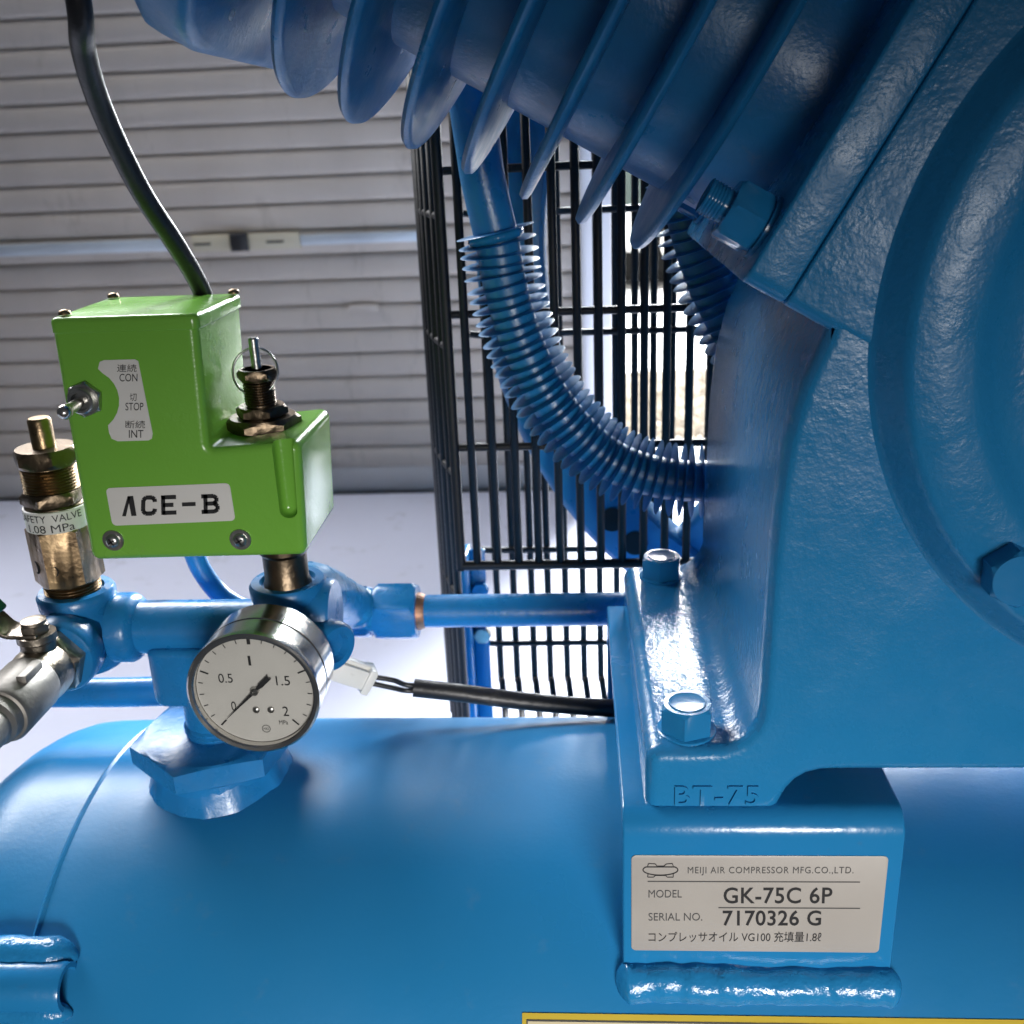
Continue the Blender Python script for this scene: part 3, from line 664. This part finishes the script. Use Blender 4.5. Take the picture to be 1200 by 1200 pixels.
link('lock_nut', MB().hexa(.0290, .8722, .8815, S, rot=.1, ch=.16).mesh(), M['darkbrass'], SV, 35)
link('valve_stem', MB().lathe([(.0058, .878), (.0058, .8955), (.0050, .8968), (0, .8968)], S, 28).mesh(), M['brass'], SV)
for a in (-2.45, -1.62):
    link('vent_hole', MB().lathe([(.0035, -.0046), (.0035, .0004), (.0034, .0005), (.003, .0005), (.003, -.002), (0, -.002)], frame((sx+.0153*cos(a), sy+.0153*sin(a), .8185), (cos(a), sin(a), 0)), 20).mesh(), M['hole'], SV)
def bandc(a0, a1, z0, z1):
    return lambda u, w: Vector((sx+.0166*cos(a0+(a1-a0)*u), sy+.0166*sin(a0+(a1-a0)*u), z0+(z1-z0)*w))
text_fit('SAFETY  VALVE', (0, 0, 0), (1, 0, 0), (0, 1, 0), M['ink'], SV, curve=bandc(-2.5, -.35, .8456, .8494))
text_fit('1.08 MPa', (0, 0, 0), (1, 0, 0), (0, 1, 0), M['ink'], SV, curve=bandc(-2.15, -.65, .8400, .8442))

# ---------------------------------------------------------------- ball valve on the front of the left tee
vx, vz = -.2722, .7762
Mv = frame((vx, .49, vz), (0, -1, 0))
bv = MB().lathe([(.0125, .028), (.0125, .040)], Mv, 32).hexa(.0300, .030, .041, Mv, rot=.2).lathe([(.0145, .040), (.0150, .048), (.0140, .058)], Mv, 32)
BV = link('ball_valve', bv.mesh(), M['nickel'], AC, 35)
link('valve_coupling', MB().lathe([(.0125, .054), (.0138, .055), (.0149, .058), (.0149, .086), (.0138, .088), (.0125, .0885), (.0120, .091), (.0120, .094), (.0105, .096), (.0105, .13)], Mv, 40).mesh(), M['coupling'], BV, 35)
link('coupling_mark', bevel(MB().box(vx+.006, vx+.011, .412, .428, vz+.0115, vz+.0155).mesh(), .0006), M['coupling'], BV)
link('hose_end', MB().lathe([(.0108, .118), (.0125, .119), (.0130, .124), (.0130, .19)], Mv, 32).mesh(), M['copper'], BV)
link('stem', MB().lathe([(.0085, .006), (.0085, .017), (.0095, .018), (.0095, .0215), (.006, .0222), (.006, .0285), (.004, .029), (0, .029)], frame((vx, .446, vz), (0, 0, 1)), 28).hexa(.0125, .0215, .0268, frame((vx, .446, vz), (0, 0, 1))).mesh(), M['nickel'], BV, 35)
hp = catmull([(vx+.004, .446, vz+.0222), (vx-.006, .446, vz+.0222), (vx-.013, .445, vz+.0240), (vx-.019, .443, vz+.033), (vx-.026, .441, vz+.043), (vx-.045, .437, vz+.056), (vx-.08, .43, vz+.066)], 6)
def strap(pts, w, t):
    m = MB(); vs = []; fs = []
    for i, p in enumerate(pts):
        T = (pts[min(i+1, len(pts)-1)]-pts[max(i-1, 0)]).normalized(); s_ = Vector((0, 1, 0)); n_ = s_.cross(T).normalized()
        for a, b in ((-1, -1), (1, -1), (1, 1), (-1, 1)): vs.append(p+s_*w/2*a+n_*t/2*b)
    for i in range(len(pts)-1):
        for k in range(4): fs.append((4*i+k, 4*i+(k+1) % 4, 4*i+4+(k+1) % 4, 4*i+4+k))
    fs += [(3, 2, 1, 0), tuple(4*(len(pts)-1)+k for k in range(4))]
    return m.add(vs, fs).mesh()
link('lever', bevel(strap(hp, .015, .0022), .0006), M['nickel'], BV)
link('lever_grip', bevel(strap(hp[17:], .0185, .0085), .0030, 3), M['handle'], BV)

# ---------------------------------------------------------------- pressure switch in its green cover
yf, yb = .452, .517
def q2(px, py): v = P(px, py, yf); return (v.x, v.z)
body = [(*q2(57, 376), .0045), (*q2(229, 368), .0045), (*q2(244, 527), .0025), (*q2(351, 517), .0045), (*q2(359, 652), .0045), (*q2(106, 658), .0045)]
bo = round_poly(body, .004, 6)
cvr = MB().prism(bo, -yb, -yf, Matrix(((1, 0, 0, 0), (0, 0, -1, 0), (0, 1, 0, 0), (0, 0, 0, 1))), r=.0040, seg=6).mesh()
# recess channel in the front right corner
bm = bmesh.new(); bm.from_mesh(cvr)
bmesh.ops.triangulate(bm, faces=[f for f in bm.faces if len(f.verts) > 4]); bm.to_mesh(cvr); bm.free()
SW = link('pressure_switch_cover', cvr, M['green'], AC, 40); SW['label'] = 'bright green pressure switch cover'
ca, cb = q2(316, 505), q2(341, 607)
cut = MB().prism(round_poly([(ca[0], cb[1]), (q2(349, 607)[0], cb[1]), (q2(343, 505)[0], ca[1]+.01), (ca[0], ca[1]+.01)], .0038, 5), -(yf+.007), -(yf-.02), Matrix(((1, 0, 0, 0), (0, 0, -1, 0), (0, 1, 0, 0), (0, 0, 0, 1))), r=.003, r1=0).mesh()
co = bpy.data.objects.new('cutter', cut); COL.objects.link(co)
md = SW.modifiers.new('channel', 'BOOLEAN'); md.operation = 'DIFFERENCE'; md.object = co; md.solver = 'FAST'
dg = bpy.context.evaluated_depsgraph_get(); nm = bpy.data.meshes.new_from_object(SW.evaluated_get(dg))
if len(nm.vertices) < 100: nm = cvr.copy()
SW.modifiers.clear(); SW.data = nm; bpy.data.objects.remove(co); nm.shade_smooth(); nm.set_sharp_from_angle(angle=radians(40))
# lid joint: a thin proud cap on the upper half
tl, tr_ = q2(57, 376), q2(229, 368)
lid = round_poly([(tl[0]-.0003, yf-.0003), (tr_[0]+.0005, yf-.0003), (tr_[0]+.0008, yb+.0003), (tl[0]-.0003, yb+.0005)], .0035, 5)
link('cover_lid', MB().prism(lid, .9452, .9522, None, r=.0005, r1=.0026, seg=4).mesh(), M['green'], SW, 40)
def pan_screw(c, d, r, m='zinc', washer=0):
    Mx = frame(c, d); s = MB()
    if washer: s.lathe([(washer, 0), (washer, .0008), (washer*.97, .001), (0, .001)], Mx, 32)
    s.lathe([(r, .0008), (r*.98, .0018), (r*.8, .0027), (r*.4, .0031), (0, .0032)], Mx, 28)
    o = link('screw', s.mesh(), M[m], SW, 50)
    return Mx
cs = MB()
for px, py in ((133, 633), (282, 632)):
    v = P(px, py, yf); Mx = pan_screw((v.x, yf+.0002, v.z), (0, -1, 0), .0034, 'zinc', .0053)
    for rot in (0, pi/2): cs.box(-.0019, .0019, -.0004, .0004, .0029, .00335, Mx @ Matrix.Rotation(rot+.5, 4, 'Z'))
link('screw_cross', cs.mesh(), M['ink'], SW, 0)
for x_, y_ in ((tl[0]+.005, yf+.006), (tr_[0]-.001, yb-.006), (tl[0]+.005, yb-.006)):
    pan_screw((x_, y_, .952), (0, 0, 1), .0028, 'brass')
# stickers
ys = yf-.0001
def px_plate(name, pts, r, m, th=.0003):
    out = [(P(u, v, ys).x, P(u, v, ys).z) for u, v in pts]
    return link(name, MB().prism(round_poly(out, r, 4) if r else out, 0, th, XZ(ys+.0001), r=0).mesh(), M[m], SW, 0)
px_plate('name_sticker', [(124, 572), (269, 566), (276, 610), (132, 616)], .0022, 'white')
arc_ = []
for k in range(9):
    a = radians(-62+k*112/8); arc_.append((103+37*cos(a), 470+37*sin(a)))
px_plate('switch_sticker', [(117, 424), (122, 422), (158, 421), (162, 423), (179, 508), (178, 514), (174, 516), (138, 517), (131, 514), (128, 507)]+arc_[::-1]+[(115, 432)], 0, 'white')
yk = ys-.0004
text_px('連続', 137, 427, 160, 436, yk, M['ink'], SW); text_px('CON', 140, 438, 161, 447, yk, M['ink'], SW)
text_px('切', 152, 461, 160, 470, yk, M['ink'], SW); text_px('STOP', 147, 472, 168, 481, yk, M['ink'], SW)
text_px('断続', 147, 493, 170, 502, yk, M['ink'], SW); text_px('INT', 151, 504, 168, 513, yk, M['ink'], SW)
mb = MB()
for poly in ([(143, 605), (149.5, 581.5), (153, 581.4), (147.5, 605)], [(149.5, 581.5), (156, 581.2), (160, 604.5), (154, 604.8)]):
    mb.add([P(u, v, yk) for u, v in poly], [(0, 1, 2, 3)] if False else [(3, 2, 1, 0)])
link('lettering', mb.mesh(fix=False), M['ink'], SW, 0)
def letter(strokes, w):
    global mb
    mb = MB()
    for pts in strokes:
        for a_, b_ in zip(pts[:-1], pts[1:]):
            a_ = Vector(a_); b_ = Vector(b_); t_ = (b_-a_).normalized()*.25; n_ = Vector((-(b_-a_).y, (b_-a_).x)).normalized()*w/2
            mb.add([P(*(a_-t_-n_), yk), P(*(b_+t_-n_), yk), P(*(b_+t_+n_), yk), P(*(a_-t_+n_), yk)], [(0, 3, 2, 1)])
    link('lettering', mb.mesh(fix=False), M['ink'], SW, 0)
letter([[(181.5, 588), (181, 585), (178, 583), (171, 583.2), (168, 586), (167.6, 599), (170.5, 602), (178, 601.8), (181, 599.5), (181.5, 596.5)]], 5)
letter([[(191, 581), (191.4, 603)], [(189, 583), (206, 582.4)], [(191, 592), (203, 591.6)], [(191, 601.2), (206.5, 600.6)]], 4.8)
letter([[(213.5, 591.2), (229, 590.6)]], 4.6)
letter([[(240.5, 580), (241.2, 601.6)], [(236, 581.8), (250, 581.3), (253.6, 583.5), (253.6, 587.5), (250.5, 590)], [(241, 590.4), (251, 590), (255, 593), (255, 597), (251.5, 599.4), (236.5, 600)]], 4.8)
# toggle
v = P(101, 467, yf); Mt = frame((v.x, yf, v.z), (0, -1, 0))
link('toggle_nut', MB().hexa(.0150, 0, .0032, Mt, rot=.35).lathe([(.0060, .003), (.0060, .0062), (.0053, .0068), (.0042, .0068), (.0038, .004)], Mt, 32).mesh(), M['zinc'], SW, 35)
link('toggle_lever', MB().lathe([(.0022, .003), (.0024, .010), (.0030, .019), (.0034, .0215), (.0033, .0235), (.0022, .0252), (0, .0257)], frame((v.x, yf, v.z), (.02, -1, -.03)), 24).mesh(), M['stainless'], SW, 60)
# relief plunger with ring on the lower shoulder
ux, uy, uz = -.1562, .487, .8895
Su = Matrix.Translation((ux, uy, 0))
pl = MB().hexa(.0325, uz-.001, uz+.0065, Su, rot=.3, ch=.12).hexa(.0225, uz+.006, uz+.0118, Su, rot=.05, ch=.12).lathe([(.0072, uz+.01), (.0072, uz+.030)], Su, 32)
for q in range(9): pl.lathe([(.0072, uz+.0125+q*.0013), (.0079, uz+.0131+q*.0013), (.0072, uz+.0137+q*.0013)], Su, 32)
pl.hexa(.0175, uz+.0245, uz+.0300, Su, rot=.2, ch=.16)
link('relief_plunger', pl.mesh(), M['darkbrass'], SW, 30)
link('plunger_pin', MB().lathe([(.0024, uz+.028), (.0024, uz+.0445), (.0019, uz+.0452), (0, uz+.0452)], Su, 20).mesh(), M['zinc'], SW)
link('pull_ring', MB().tube([Vector((ux-.001, uy, uz+.0285))+Vector((.0112*cos(a), .004*sin(a), .0108*sin(a))) for a in [2*pi*k/40 for k in range(40)]]+[Vector((ux+.0102, uy, uz+.0285))], .00065, 8).mesh(), M['zinc'], SW, 60)
link('switch_stem', MB().lathe([(.0125, .795), (.0125, .806), (.0115, .808), (.0115, .822), (.0130, .824), (.0130, .840)], Matrix.Translation((-.154, .487, 0)), 32).mesh(), M['darkbrass'], SW, 35)

# ---------------------------------------------------------------- loose cables
pw = link('power_cable', MB().tube(catmull([(-.165, .395, 1.50), (-.170, .398, 1.36), (-.1745, .402, 1.25), P(92, 0, .417)+Vector((.0060, -.010, .110)), P(92, 0, .417)+Vector((.0025, -.006, .052)), P(92, 0, .417), P(98, 60, .43), P(120, 130, .45), P(163, 220, .475), P(208, 290, .50), P(236, 340, .519), P(246, 375, .5235), P(248, 420, .5235), P(246, 470, .5205)], 10), .0048, 18).mesh(), M['rubber'], None, 60)
tag(pw, 'thick black power cable curving down behind the green switch cover', 'cable')
hs = empty('sensor_wire', (-.05, .55, .68)); tag(hs, 'black sleeved wire with white plastic plug lying on the blue tank', 'wire')
sl = [P(485, 806, .552), P(540, 812, .553), P(600, 820, .556), P(660, 826, .559), P(720, 830, .561), P(790, 834, .565)]
sl = [Vector((p.x, p.y, max(p.z, tz(p.y)+.0062))) for p in sl]
link('sleeve', MB().tube(catmull(sl, 8), .0056, 18).mesh(), M['sleeve'], hs, 60)
s0 = sl[0]; c1 = P(436, 797, .545)
for k, dz in ((0, .002), (1, -.002)):
    link('lead', MB().tube(catmull([s0+Vector((.01, 0, dz*.6)), s0+Vector((-.004, 0, dz)), (s0+c1)/2+Vector((0, 0, dz*1.4)), c1+Vector((.0, 0, dz*1.2)), c1+Vector((-.006, 0, dz*1.2))], 6), .0017, 10).mesh(), M['rubber'], hs, 60)
c2 = P(384, 780, .535); dd = (c2-c1).normalized()
Mk = frame(c1, dd, (0, 0, 1))
pb = MB().box(-.006, .006, -.0062, .0062, 0, .032, Mk)
PL = link('plug', bevel(pb.mesh(), .0010), M['nylon'], hs, 40)
link('plug_collar', bevel(MB().box(-.0072, .0072, -.0082, .0082, .001, .006, Mk).mesh(), .0008), M['nylon'], PL, 40)
link('plug_latch', bevel(MB().box(-.0028, .0028, .006, .0088, .004, .026, Mk).mesh(), .0006), M['nylon'], PL, 40)
